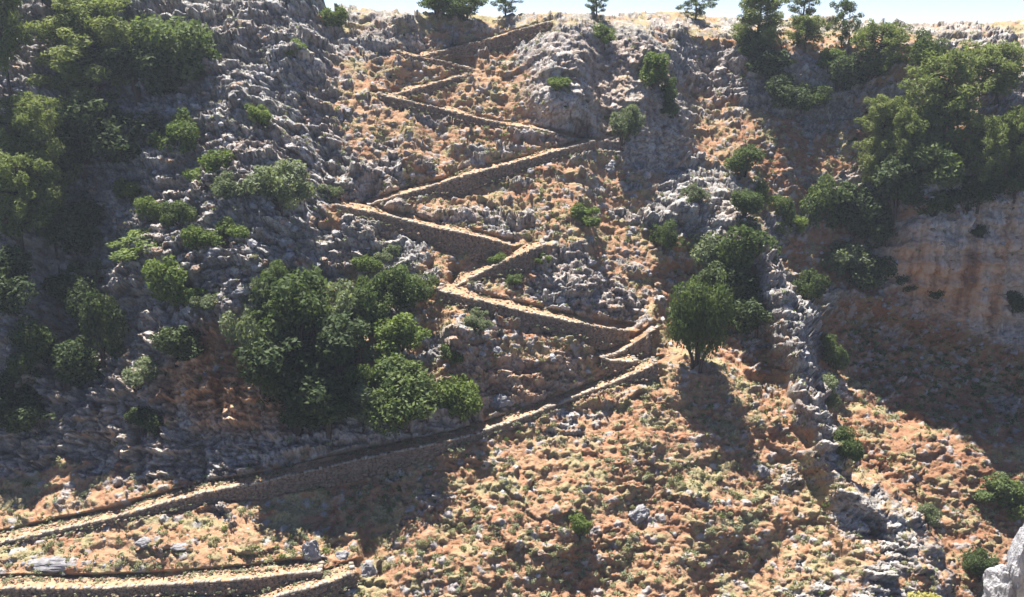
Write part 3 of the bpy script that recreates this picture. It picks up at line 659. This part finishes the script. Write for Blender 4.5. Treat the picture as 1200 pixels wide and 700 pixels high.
# kind, crown box in the photo (u centre, v top, v base, width), label
TREES = [
 ('bigpine', 112, 8, 122, 140, 'broad pale green pine growing out of the cliff top at upper left'),
 ('pine', 18, -20, 118, 70, 'wispy pine at the top left corner of the slope'),
 ('bigpine', 28, 112, 232, 100, 'sunlit pine at the left edge beside the shaded cliff'),
 ('pine', 22, 180, 300, 90, 'lower pine at the left edge under the sunlit pine'),
 ('pine', 62, 225, 300, 50, 'drooping pine crown right of the lower left edge pine'),
 ('pine', 110, -38, 30, 110, 'pine cut by the top of the picture above the broad pine'),
 ('oak', 192, 12, 98, 80, 'dark evergreen tree right of the broad pale pine'),
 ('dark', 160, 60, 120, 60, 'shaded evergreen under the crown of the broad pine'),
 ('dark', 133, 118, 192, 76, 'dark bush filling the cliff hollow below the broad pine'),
 ('bright', 232, 49, 83, 30, 'round green bush on bare grey rock right of the upper left trees'),
 ('bright', 204, 134, 188, 44, 'ragged light green bush on the rocks right of the dark hollow'),
 ('bright', 243, 172, 216, 44, 'loose green bush among grey crags halfway down the left rock slope'),
 ('bright', 303, 123, 151, 26, 'small bright round bush alone on the grey crags'),
 ('grey', 327, 190, 248, 56, 'large olive grey bush left of the middle path bend'),
 ('grey', 275, 205, 240, 34, 'faint grey green bush left of the large olive grey bush'),
 ('bright', 160, 276, 308, 60, 'low spreading bush on pale stones at far left middle'),
 ('oak', 212, 234, 270, 34, 'small dark bush above the pair of bright bushes'),
 ('bright', 230, 265, 299, 26, 'left one of the pair of small bright bushes on the shaded rock'),
 ('bright', 264, 260, 293, 38, 'right one of the pair of small bright bushes on the shaded rock'),
 ('bright', 210, 303, 368, 52, 'tall ragged bush on the dark rock above the orange cave'),
 ('grey', 240, 340, 366, 34, 'grey bush trailing right of the tall ragged bush'),
 ('oak', 66, 302, 352, 54, 'shaded bush in the deep left gully'),
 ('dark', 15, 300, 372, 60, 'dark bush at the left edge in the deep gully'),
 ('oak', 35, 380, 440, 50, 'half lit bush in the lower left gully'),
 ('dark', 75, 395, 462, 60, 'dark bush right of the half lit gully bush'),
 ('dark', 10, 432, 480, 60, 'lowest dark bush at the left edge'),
 ('grey', 164, 426, 462, 38, 'pale flecked bush alone on the shaded lower cliff'),
 ('dark', 205, 378, 425, 50, 'dark bush over the brow of the orange cave'),
 ('dark', 165, 480, 512, 40, 'small shaded bush near the foot of the left cliff'),
 ('bright', 392, 6, 36, 28, 'bush just under the skyline at the left end of the sky'),
 ('oak', 330, 310, 348, 26, 'pointed small tree at the upper left of the central grove'),
 ('grey', 297, 338, 432, 52, 'silvery tree at the left end of the central grove'),
 ('oak', 350, 326, 415, 70, 'broad green tree second from the left in the central grove'),
 ('grey', 392, 330, 405, 50, 'greyish tree in the middle of the central grove'),
 ('oak', 430, 322, 392, 48, 'olive green tree in the upper central grove'),
 ('round', 476, 316, 368, 44, 'round bright crown at the upper right of the central grove'),
 ('bright', 470, 372, 418, 44, 'bright bush under the round crown at the right of the grove'),
 ('grey', 446, 400, 434, 30, 'small grey bush between the bright bush and the lower round trees'),
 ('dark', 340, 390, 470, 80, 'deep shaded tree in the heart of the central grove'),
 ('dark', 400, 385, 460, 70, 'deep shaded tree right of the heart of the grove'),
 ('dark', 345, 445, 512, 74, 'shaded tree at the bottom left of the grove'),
 ('oak', 410, 423, 475, 46, 'dark green tree low in the grove'),
 ('round', 465, 428, 506, 84, 'large round green tree at the bottom right of the grove'),
 ('grey', 424, 455, 508, 54, 'grey green tree below the large round tree on its left'),
 ('dark', 385, 470, 520, 60, 'shaded bush at the lower edge of the grove above the long path'),
 ('bright', 538, 440, 496, 40, 'bright bush on the ledge right of the grove'),
 ('oak', 500, 452, 492, 30, 'dark bush between the large round tree and the ledge bush'),
 ('bright', 690, 240, 268, 34, 'low green bush in the middle of the slope below the long leg'),
 ('round', 779, 261, 298, 30, 'compact green bush uphill of the big isolated pine'),
 ('roundpine', 816, 308, 430, 68, 'big isolated green pine with a long shadow right of the bastion'),
 ('grey', 831, 264, 328, 54, 'olive tree left of the dark round tree on the spur'),
 ('oak', 875, 256, 334, 66, 'dark round tree on the spur right of the olive tree'),
 ('oak', 867, 231, 264, 34, 'bush on the spur above the dark round tree'),
 ('round', 872, 174, 212, 38, 'bright green bush on the orange slope above the spur'),
 ('dark', 886, 336, 398, 50, 'shaded bush in the gully right of the big pine'),
 ('dark', 850, 314, 368, 56, 'shaded bush tucked behind the big pine'),
 ('bright', 764, 62, 105, 36, 'bush on the upper right shoulder of the grey cliff block'),
 ('oak', 780, 92, 125, 22, 'narrow bush hanging down the right edge of the cliff block'),
 ('oak', 786, 118, 142, 24, 'lowest bush on the right edge of the cliff block'),
 ('grey', 727, 130, 174, 32, 'bush growing from a crack in the face of the cliff block'),
 ('bright', 652, 92, 108, 26, 'small yellow green tuft on the left of the cliff block'),
 ('bright', 708, 36, 58, 22, 'small bush on top of the cliff block'),
 ('round', 512, -9, 25, 46, 'left half of the dark hedge of trees on the skyline'),
 ('round', 545, -7, 27, 46, 'right half of the dark hedge of trees on the skyline'),
 ('highpine', 592, -14, 20, 36, 'dark tree alone on the skyline right of the hedge'),
 ('highpine', 698, -12, 21, 30, 'small dark pine on the skyline above the cliff block'),
 ('highpine', 815, -12, 24, 40, 'slender open pine on the skyline between the cliff block and the big rim pine'),
 ('bigpine', 888, -14, 56, 66, 'big light green pine standing on the rim at upper right'),
 ('highpine', 940, -16, 30, 38, 'very dark pine on the skyline behind the big rim pine'),
 ('highpine', 985, 0, 56, 34, 'slim conical pine with bare trunk on the rim'),
 ('pine', 943, 22, 62, 46, 'low spreading pine between the big rim pine and the slim pine'),
 ('oak', 872, 40, 68, 34, 'dark undergrowth below the big rim pine'),
 ('bright', 970, 60, 88, 24, 'light bush below the slim conical pine'),
 ('dark', 905, 52, 92, 44, 'dark bush hanging on the shaded amphitheatre wall'),
 ('oak', 940, 97, 130, 44, 'green bush at the foot of the shaded amphitheatre wall'),
 ('pine', 1028, 30, 98, 64, 'loose pine on the rim right of the slim conical pine'),
 ('oak', 1018, 75, 100, 34, 'dark shrub under the loose rim pine'),
 ('round', 1084, 42, 88, 34, 'round dark tree on the rim left of the grey boulder field'),
 ('pine', 1100, 72, 178, 92, 'tall pine at the head of the right hand wood'),
 ('pine', 1166, 58, 130, 80, 'broad pine below the grey boulder field at the right'),
 ('pine', 1032, 118, 178, 56, 'leftmost pine of the right hand wood'),
 ('pine', 1065, 130, 215, 60, 'pine below and left of the tall pine in the right hand wood'),
 ('oak', 1105, 150, 225, 66, 'dense dark tree in the middle of the right hand wood'),
 ('pine', 1145, 140, 235, 60, 'pine right of the dense dark tree'),
 ('pine', 1188, 130, 230, 56, 'pine at the right edge of the picture'),
 ('pine', 1022, 160, 235, 56, 'hanging pine above the left end of the streaked cliff'),
 ('dark', 1050, 195, 262, 60, 'shaded tree above the streaked cliff'),
 ('oak', 1090, 205, 262, 60, 'dark tree on the lip of the streaked cliff'),
 ('dark', 1130, 210, 256, 50, 'dark shrub on the lip of the streaked cliff further right'),
 ('pine', 1075, 160, 200, 40, 'small pine in the gap of the right hand wood'),
 ('oak', 968, 215, 275, 44, 'bush in the shaded gully head right of the orange chute'),
 ('dark', 1000, 225, 300, 60, 'dark tree left of the streaked cliff'),
 ('grey', 998, 248, 275, 26, 'grey round shrub in front of the dark gully tree'),
 ('grey', 978, 282, 328, 50, 'greyish spreading bush beside the orange chute'),
 ('dark', 1012, 285, 340, 50, 'dark shrub at the foot of the streaked cliff'),
 ('oak', 948, 318, 362, 32, 'green bush on the right flank of the spur'),
 ('bright', 925, 250, 280, 26, 'small green bush at the top of the orange chute'),
 ('bright', 893, 214, 244, 26, 'small bush left of the orange chute'),
 ('oak', 918, 232, 258, 22, 'small dark bush in the orange chute'),
 ('oak', 975, 388, 434, 28, 'upper of the three bushes along the right edge of the spur'),
 ('grey', 971, 438, 480, 38, 'middle of the three bushes along the right edge of the spur'),
 ('oak', 989, 500, 543, 32, 'lower of the three bushes along the right edge of the spur'),
 ('grey', 812, 220, 244, 24, 'grey shrub on the crags left of the bright slope bush'),
 ('bright', 680, 604, 634, 26, 'single green bush on the lower central slope'),
 ('bright', 1194, 572, 612, 36, 'green bush at the right edge above the foreground rock'),
 ('oak', 1165, 558, 590, 44, 'dark bush in the lower right slope'),
 ('oak', 1150, 645, 680, 34, 'bush behind the foreground rock'),
 ('grey', 1088, 590, 622, 26, 'bush behind the lower end of the spur'),
 ('dark', 1100, 330, 352, 20, 'small dark tuft clinging to the streaked cliff'),
 ('dark', 1060, 318, 342, 22, 'dark tuft at the left of the streaked cliff'),
 ('bright', 585, 296, 312, 18, 'small yellow bush inside the path bend above the knobbly rocks'),
 ('bright', 636, 298, 312, 14, 'tiny bright bush under the bend wall above the knobbly rocks'),
 ('oak', 603, 322, 338, 20, 'dark shrub below the short path leg above the knobbly rocks'),
 ('grey', 560, 376, 398, 26, 'grey shrub on the ledge top under the path'),
 ('oak', 530, 400, 424, 22, 'shrub at the left end of the ledges'),
 ('grey', 562, 362, 374, 16, 'small shrub close under the path wall above the ledges'),
 ('bright', 180, 230, 262, 30, 'small lit bush on the left crags above the low spreading bush'),
 ('bright', 150, 205, 236, 34, 'sunlit bush at the right edge of the upper left trees'),
 ('grey', 120, 300, 330, 30, 'grey bush at the lip of the deep left gully'),
 ('bright', 345, 50, 70, 22, 'small green bush high on the grey crags near the left skyline'),
 ('grey', 385, 215, 236, 26, 'grey shrub just above the middle path bend'),
 ('bright', 430, 300, 322, 24, 'green bush on the rocks above the central grove'),
 ('grey', 455, 290, 310, 24, 'grey shrub on the rocks just left of the path wall corner'),
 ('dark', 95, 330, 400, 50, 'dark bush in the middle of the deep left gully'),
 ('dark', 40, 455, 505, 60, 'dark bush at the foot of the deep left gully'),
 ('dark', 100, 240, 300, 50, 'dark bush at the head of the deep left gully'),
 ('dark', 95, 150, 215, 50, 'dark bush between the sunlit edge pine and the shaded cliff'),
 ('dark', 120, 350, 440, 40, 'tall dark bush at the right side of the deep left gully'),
 ('oak', 310, 400, 470, 50, 'half shaded tree under the silvery tree'),
 ('dark', 980, 70, 110, 40, 'dark thicket under the slim conical pine'),
 ('dark', 915, 95, 135, 40, 'dark bush low on the shaded amphitheatre wall'),
 ('oak', 1150, 205, 240, 44, 'dark green shrub on the cliff lip between the hanging pines'),
 ('oak', 1188, 195, 232, 40, 'dark shrub on the cliff lip at the right edge'),
 ('dark', 1040, 255, 290, 34, 'dark shrub at the upper left corner of the streaked cliff'),
 ('dark', 1185, 345, 368, 26, 'dark tuft low on the streaked cliff near the right edge'),
 ('dark', 1150, 262, 280, 18, 'small dark tuft high on the streaked cliff'),
 ('grey', 170, 16, 40, 30, 'pale foliage tuft on the cliff rim right of the top left trees'),
]
for (kind, u, vt_, vb_, wd, lab) in TREES:
    i = cnt_k.get(kind, 0); cnt_k[kind] = i + 1
    crown, trunk = PR[kind][i % len(PR[kind])]
    vb2 = min(vb_, 846)
    ks = float(np.interp(u, ucol, vsky)); vb2 = max(vb2, ks + 2)
    p = surf([u], [vb2])[0]
    a, b, c = ray(u, vb_); te = -c / b
    hgt = (vb_ - vt_) * p[1] / F / math.cos(math.atan(te)); 
    pine = 'pine' in kind
    nm = 'pine_tree' if pine else ('tree' if (vb_ - vt_) > 48 else 'bush')
    root = bpy.data.objects.new(nm, None); COL.objects.link(root)
    root.location = p + np.array([0, 0.25 * wd * p[1] / F * (0 if pine else 0.4), -0.06 * hgt]); root.rotation_euler = (0, 0, random.uniform(0, 6.28))
    wid = wd * p[1] / F / ((0.86 if kind == 'bigpine' else 0.86) if pine else (0.68 if kind == 'dark' else (0.62 if vb_ < 21 else 0.76)))
    if kind == 'highpine': hgt *= 0.9
    if kind == 'roundpine': root.location.z -= 0.09 * hgt; hgt *= 1.08
    if 280 < u < 560 and 300 < vb_: wid *= 1.14; hgt *= 1.06
    root.scale = (wid, wid, hgt * (1.06 if pine else 1.16))
    root['label'] = lab; root['category'] = 'pine tree' if pine else ('tree' if nm == 'tree' else 'bush')
    for nme, m_ in (('crown', crown), ('trunk' if nm != 'bush' else 'stem', trunk)):
        link(nme, m_, root)

# ------------------------------------------------------------------ low scrub and loose stones
def shrub_arrays(seed, n, size):
    rng = np.random.default_rng(seed); cs = []; rs = []
    for _ in range(5): cs.append([rng.uniform(-.25, .25), rng.uniform(-.25, .25), rng.uniform(.05, .22)]); rs.append(rng.uniform(.16, .28))
    return leaves(np.array(cs), np.array(rs), n, size, rng, 0.8, 1.2, 0.5)
SH = [shrub_arrays(200 + i, 26, 0.135) for i in range(6)]
SHB = [shrub_arrays(300 + i, 240, 0.055) for i in range(5)]
SHM = [[raw_mesh('shrub', c, f, m_, t) for (c, f, t) in SHB] for m_ in (M_SHRUB, M_SAGE, M_BRIGHT)]
LAND = [(60, 90, 'near the upper left edge pines'), (60, 300, 'in the deep left gully'), (60, 500, 'at the foot of the deep left gully'), (205, 120, 'beside the shaded upper left cliff'),
 (200, 300, 'around the tall ragged bush on the left rocks'), (230, 440, 'near the orange cave left of the grove'), (330, 60, 'on the high grey crags below the left skyline'), (340, 150, 'on the grey crags beside the small round bush'),
 (350, 270, 'on grey rock between the path bend and grove'), (440, 300, 'under the middle path leg left of the bend'), (470, 180, 'above the long leg of the path at its left end'), (430, 60, 'left of the highest zigzags'),
 (540, 110, 'between the two upper short path legs'), (580, 160, 'between the upper legs and the long leg'), (560, 240, 'below the long leg of the path'), (650, 220, 'on the orange slope under the right end of the long leg'),
 (600, 340, 'inside the knobbly rock bend of the path'), (700, 330, 'on the knobbly rocks uphill of the bastion'), (600, 410, 'on the ledges below the path'), (560, 460, 'at the foot of the ledges'), (720, 280, 'right of the knobbly rocks'),
 (700, 60, 'on top of the grey cliff block'), (760, 220, 'under the grey cliff block'), (840, 140, 'on the orange slope right of the cliff block'), (820, 30, 'on the flat rim under the skyline pines'), (560, 30, 'just under the skyline hedge'),
 (930, 160, 'below the shaded amphitheatre'), (1120, 50, 'in the boulder field on the right rim'), (900, 220, 'beside the bright slope bush'), (940, 300, 'in the orange chute'), (830, 260, 'on the crags above the big pine'),
 (920, 430, 'on the middle of the long spur'), (830, 450, 'in the shadow below the big isolated pine'), (1100, 220, 'in the right hand wood'), (1050, 450, 'below the streaked cliff'), (1150, 500, 'on the right edge slope below the streaked cliff'),
 (1030, 560, 'just beyond the lower spur'), (1140, 620, 'behind the foreground outcrop'), (950, 550, 'on the lower left flank of the spur'), (1000, 660, 'at the foot of the spur'), (870, 640, 'on the lower slope left of the spur'),
 (760, 520, 'on the orange slope below the bastion'), (720, 620, 'around the square reddish boulder'), (620, 560, 'below the bright end of the long lower path'), (560, 650, 'at the bottom centre of the slope'), (450, 600, 'in the bank of shade under the long path'),
 (460, 680, 'right of the lowest path corner'), (60, 580, 'above the long path at the far left'), (200, 570, 'above the long path at the foot of the left cliff'), (250, 630, 'between the long path and the bottom terrace'), (80, 650, 'around the dark overhanging slab'), (150, 690, 'along the bottom terrace path')]
def zone(u, v): return min(LAND, key=lambda q: (q[0] - u) ** 2 + ((q[1] - v) * 1.3) ** 2)[2]
NS = 12500
cu = RNG.uniform(-60, 1260, NS * 3); cv = RNG.uniform(12, 760, NS * 3)
rockm = gridY(cu, cv, rock); bandm = gridY(cu, cv, band)
steep = gridY(cu, cv, np.clip(A['block'] + A['hang'] + A['left_steep'] * .7 + A['left_shade'] * .3, 0, 1))
skv = np.interp(cu, ucol, vsky)
dens = 0.55 + 0.5 * vnoise2(cu / 40, cv / 30, 7) + 0.7 * gridY(cu, cv, A['below_hang'])
ok = (RNG.random(NS * 3) < (1 - 0.6 * rockm) * (1 - 0.85 * steep) * dens * 1.3) & (bandm < 0.05) & (cv > skv + 2)
cu = cu[ok][:NS]; cv = cv[ok][:NS]; P3 = surf(cu, cv)
sz = 0.40 + 0.95 * RNG.random(len(cu)) ** 2.6 ; sz *= np.interp(cv, [20, 300], [1.0, 0.95])
px = sz * F / P3[:, 1]; inframe = (cu > 3) & (cu < 1197) & (cv < 695)
order = np.argsort(-px * inframe); ind = order[:280]; rest = order[280:]
for j in ind:
    z = zone(cu[j], cv[j]); mt = int(RNG.choice([0, 1, 2], p=[0.5, 0.42, 0.08])); me = SHM[mt][j % 5]
    o = bpy.data.objects.new('shrub', me); COL.objects.link(o); o.location = P3[j] - [0, 0, 0.06]; s = sz[j] * 1.15
    o.scale = (s, s, s * random.uniform(.8, 1.2)); o.rotation_euler = (0, 0, random.uniform(0, 6))
    cn = ('straw coloured', 'grey green', 'fresh green')[mt]
    o['label'] = 'low ' + cn + ' cushion shrub ' + z; o['category'] = 'shrub'; o['group'] = cn + ' cushion shrubs ' + z
mt = RNG.choice([0, 1, 2, 3], size=len(rest), p=[0.50, 0.38, 0.05, 0.07])
bh = gridY(cu[rest], cv[rest], A['below_hang'] + A['forest'] * 0.6); mt = np.where(RNG.random(len(rest)) < bh * 0.8, 3, mt); sz[rest] *= 1 + 0.7 * bh
for k, (m_, nm) in enumerate(((M_SHRUB, 'dry_scrub'), (M_SAGE, 'grey_scrub'), (M_BRIGHT, 'green_scrub'), (M_OAK, 'dark_scrub'))):
    r_ = rest[mt == k]
    me = joined(nm, SH, P3[r_] - [0, 0, 0.05], sz[r_], RNG.random(len(r_)) * 6.28, 0.8 + 0.5 * RNG.random(len(r_)), m_, RNG.random(len(r_)) * 0.3 - 0.1)
    link(nm, me, kind='stuff', label=('straw coloured', 'grey green', 'fresh green', 'dark green')[k] + ' low scrub dotted over the whole slope', category='scrub')
# stones
NR = 10000
cu = RNG.uniform(-60, 1260, NR * 3); cv = RNG.uniform(14, 760, NR * 3)
rockm = gridY(cu, cv, rk); bandm = gridY(cu, cv, band)
steep = gridY(cu, cv, np.clip(A['block'] + A['hang'] + A['left_steep'], 0, 1)); skv = np.interp(cu, ucol, vsky)
ok = (RNG.random(NR * 3) < (0.25 + 0.75 * rockm) * (1 - 0.9 * steep)) & (bandm < 0.05) & (cv > skv + 2)
cu = cu[ok][:NR]; cv = cv[ok][:NR]; P3 = surf(cu, cv)
sz = 0.3 + 1.1 * RNG.random(len(cu)) ** 3.0; sz *= np.where((cv > 440), 0.68, 1.0)
px = sz * F / P3[:, 1]; inframe = (cu > 3) & (cu < 1197) & (cv < 695)
order = np.argsort(-px * inframe); ind = order[:270]; rest = order[270:]
for j in ind:
    z = zone(cu[j], cv[j]); br = random.random() < (0.8 if cv[j] > 430 and cu[j] > 300 else 0.3); o = bpy.data.objects.new('rock', ROCKS[j % 8 + (8 if br else 0)]); COL.objects.link(o)
    o.location = P3[j] - [0, 0, 0.15 * sz[j]]; s = sz[j]; o.scale = (s * random.uniform(.9, 1.5), s, s * random.uniform(.7, 1.2)); o.rotation_euler = (random.uniform(-.3, .3), random.uniform(-.3, .3), random.uniform(0, 6))
    cn = 'brown stained' if br else 'pale grey'; o['label'] = 'loose ' + cn + ' rock ' + z; o['category'] = 'rock'; o['group'] = cn + ' loose rocks ' + z
lo = [mesh_arrays(rock_mesh('stone', 400 + s, 1)) for s in range(6)]
brn = RNG.random(len(rest)) < np.where((cv[rest] > 430) & (cu[rest] > 300), 0.85, 0.35)
for flag, nm, m_ in ((False, 'loose_stones', M_ROCK), (True, 'earthy_stones', M_ROCKB)):
    r_ = rest[brn == flag]
    me = joined(nm, lo, P3[r_] - np.array([0, 0, 1]) * (0.15 * sz[r_])[:, None], sz[r_], RNG.random(len(r_)) * 6.28, 0.6 + 0.6 * RNG.random(len(r_)), m_)
    link(nm, me, kind='stuff', label=('small brown' if flag else 'small grey') + ' loose stones strewn over the whole slope', category='stones')

# rubble, tufts and half buried cobbles along the path
rp = []; tp_ = []; cp = []
for (low_, back, P, Bk, TW) in EDGE:
    m = len(P)
    for q, dens, spread in ((back, 4.0 if TW < 3 else 1.5, 0.5), (low_, 1.1, 0.35)):
        k = RNG.integers(0, m, int(m * dens)); j = RNG.normal(size=(len(k), 3)) * [0.35, spread, 0.08]
        rp.append(q[k] + j); k = RNG.integers(0, m, int(m * dens * 0.8)); j = RNG.normal(size=(len(k), 3)) * [0.35, spread, 0.08]; tp_.append(q[k] + j)
    k = RNG.integers(0, m, int(m * TW * 1.3)); cp.append(P[k] + Bk[k] * (RNG.random(len(k)) * TW * 0.95)[:, None] + RNG.normal(size=(len(k), 3)) * [0.2, 0.05, 0.03])
rp = np.concatenate(rp); tp_ = np.concatenate(tp_); cp = np.concatenate(cp)
link('path_rubble', joined('path_rubble', lo, rp, 0.2 + 0.4 * RNG.random(len(rp)) ** 2, RNG.random(len(rp)) * 6.28, 0.7 + 0 * rp[:, 0], M_ROCKB), kind='stuff', label='brown rubble lying along the foot and back of the path walls', category='rubble')
link('path_tufts', joined('path_tufts', SH, tp_, 0.35 + 0.4 * RNG.random(len(tp_)), RNG.random(len(tp_)) * 6.28, 0.9 + 0 * tp_[:, 0], M_SAGE, RNG.random(len(tp_)) * 0.3 - 0.1), kind='stuff', label='grey green tufts growing along the path edges', category='scrub')
link('path_cobbles', joined('path_cobbles', lo, cp, 0.2 + 0.3 * RNG.random(len(cp)), RNG.random(len(cp)) * 6.28, 0.2 + 0 * cp[:, 0], M_PATH), kind='stuff', label='worn cobbles half buried in the path surface', category='cobbles')
# ------------------------------------------------------------------ near outcrop at the lower right corner
def wpt(u, v, y):
    a, b, c = ray(u, v); return np.array([a / b * y, y, c / b * y])
n1 = 26
gx = np.linspace(2, 34, 40); gy = np.linspace(10, 40, 36); QX, QY = np.meshgrid(gx, gy)
QZ = -0.80 * QY - 1.2 + 0.4 * fbm2(QX / 3, QY / 3, 170, 4) - 0.02 * (QY - 25) ** 2
me = grid_mesh('near_slope', QX, QY, QZ, {'mask': np.stack([QX * 0 + .6, QX * 0, QX * 0 + .5, QX * 0 + 1], -1), 'mask2': np.stack([QX * 0, QX * 0, QX * 0 + .5, QX * 0 + 1], -1)})
link('near_slope', me, None, M_GROUND, kind='structure')
crag = bpy.data.objects.new('rock_outcrop', None); COL.objects.link(crag); base = wpt(1190, 740, 26); crag.location = base
crag['label'] = 'pale grey foreground rock outcrop in the bottom right corner'; crag['category'] = 'rock'
for (u, v, w_, h_, sd) in ((1206, 668, 46, 170, 77), (1182, 705, 48, 125, 78), (1168, 716, 36, 95, 80), (1240, 640, 64, 220, 79)):
    me = rock_mesh('rock_block', sd, 5, 0.5, (1, 1, 1), M_ROCKW, 0.16); o = link('rock_block', me, crag)
    q = wpt(u, v, 26) - base; s = 26 / F; o.location = q; o.scale = (w_ * s * 1.3, w_ * s * 1.4, h_ * s * 1.1); o.rotation_euler = (0, 0.12, sd)
cgold = shrub_arrays(900, 1500, 0.035); me = raw_mesh('shrub', cgold[0], cgold[1], M_GOLD, cgold[2])
for (u, v, s, lab) in ((1088, 712, 3.4, 'pale yellow feathery shrub cut by the bottom edge near the right corner'), (1122, 720, 2.2, 'small yellow shrub right of the larger feathery one at the bottom edge')):
    o = bpy.data.objects.new('shrub', me); COL.objects.link(o); p = wpt(u, v, 40); o.location = p; s2 = s * 0.6; o.scale = (s2, s2, s2); o['label'] = lab; o['category'] = 'shrub'

# ------------------------------------------------------------------ thin summer haze in the gorge
hz, ht, hb, ho = newmat('haze_air'); ht.nodes.remove(hb)
pv = ht.nodes.new('ShaderNodeVolumePrincipled'); pv.inputs['Color'].default_value = (0.80, 0.88, 1.0, 1); pv.inputs['Density'].default_value = 0.00022; pv.inputs['Anisotropy'].default_value = 0.3
ht.links.new(pv.outputs[0], ho.inputs['Volume'])
bx = BOX * np.array([5200, 3200, 112]) + np.array([-2600, -60, -91])
link('haze', raw_mesh('haze', bx, BOXF, hz), kind='stuff')
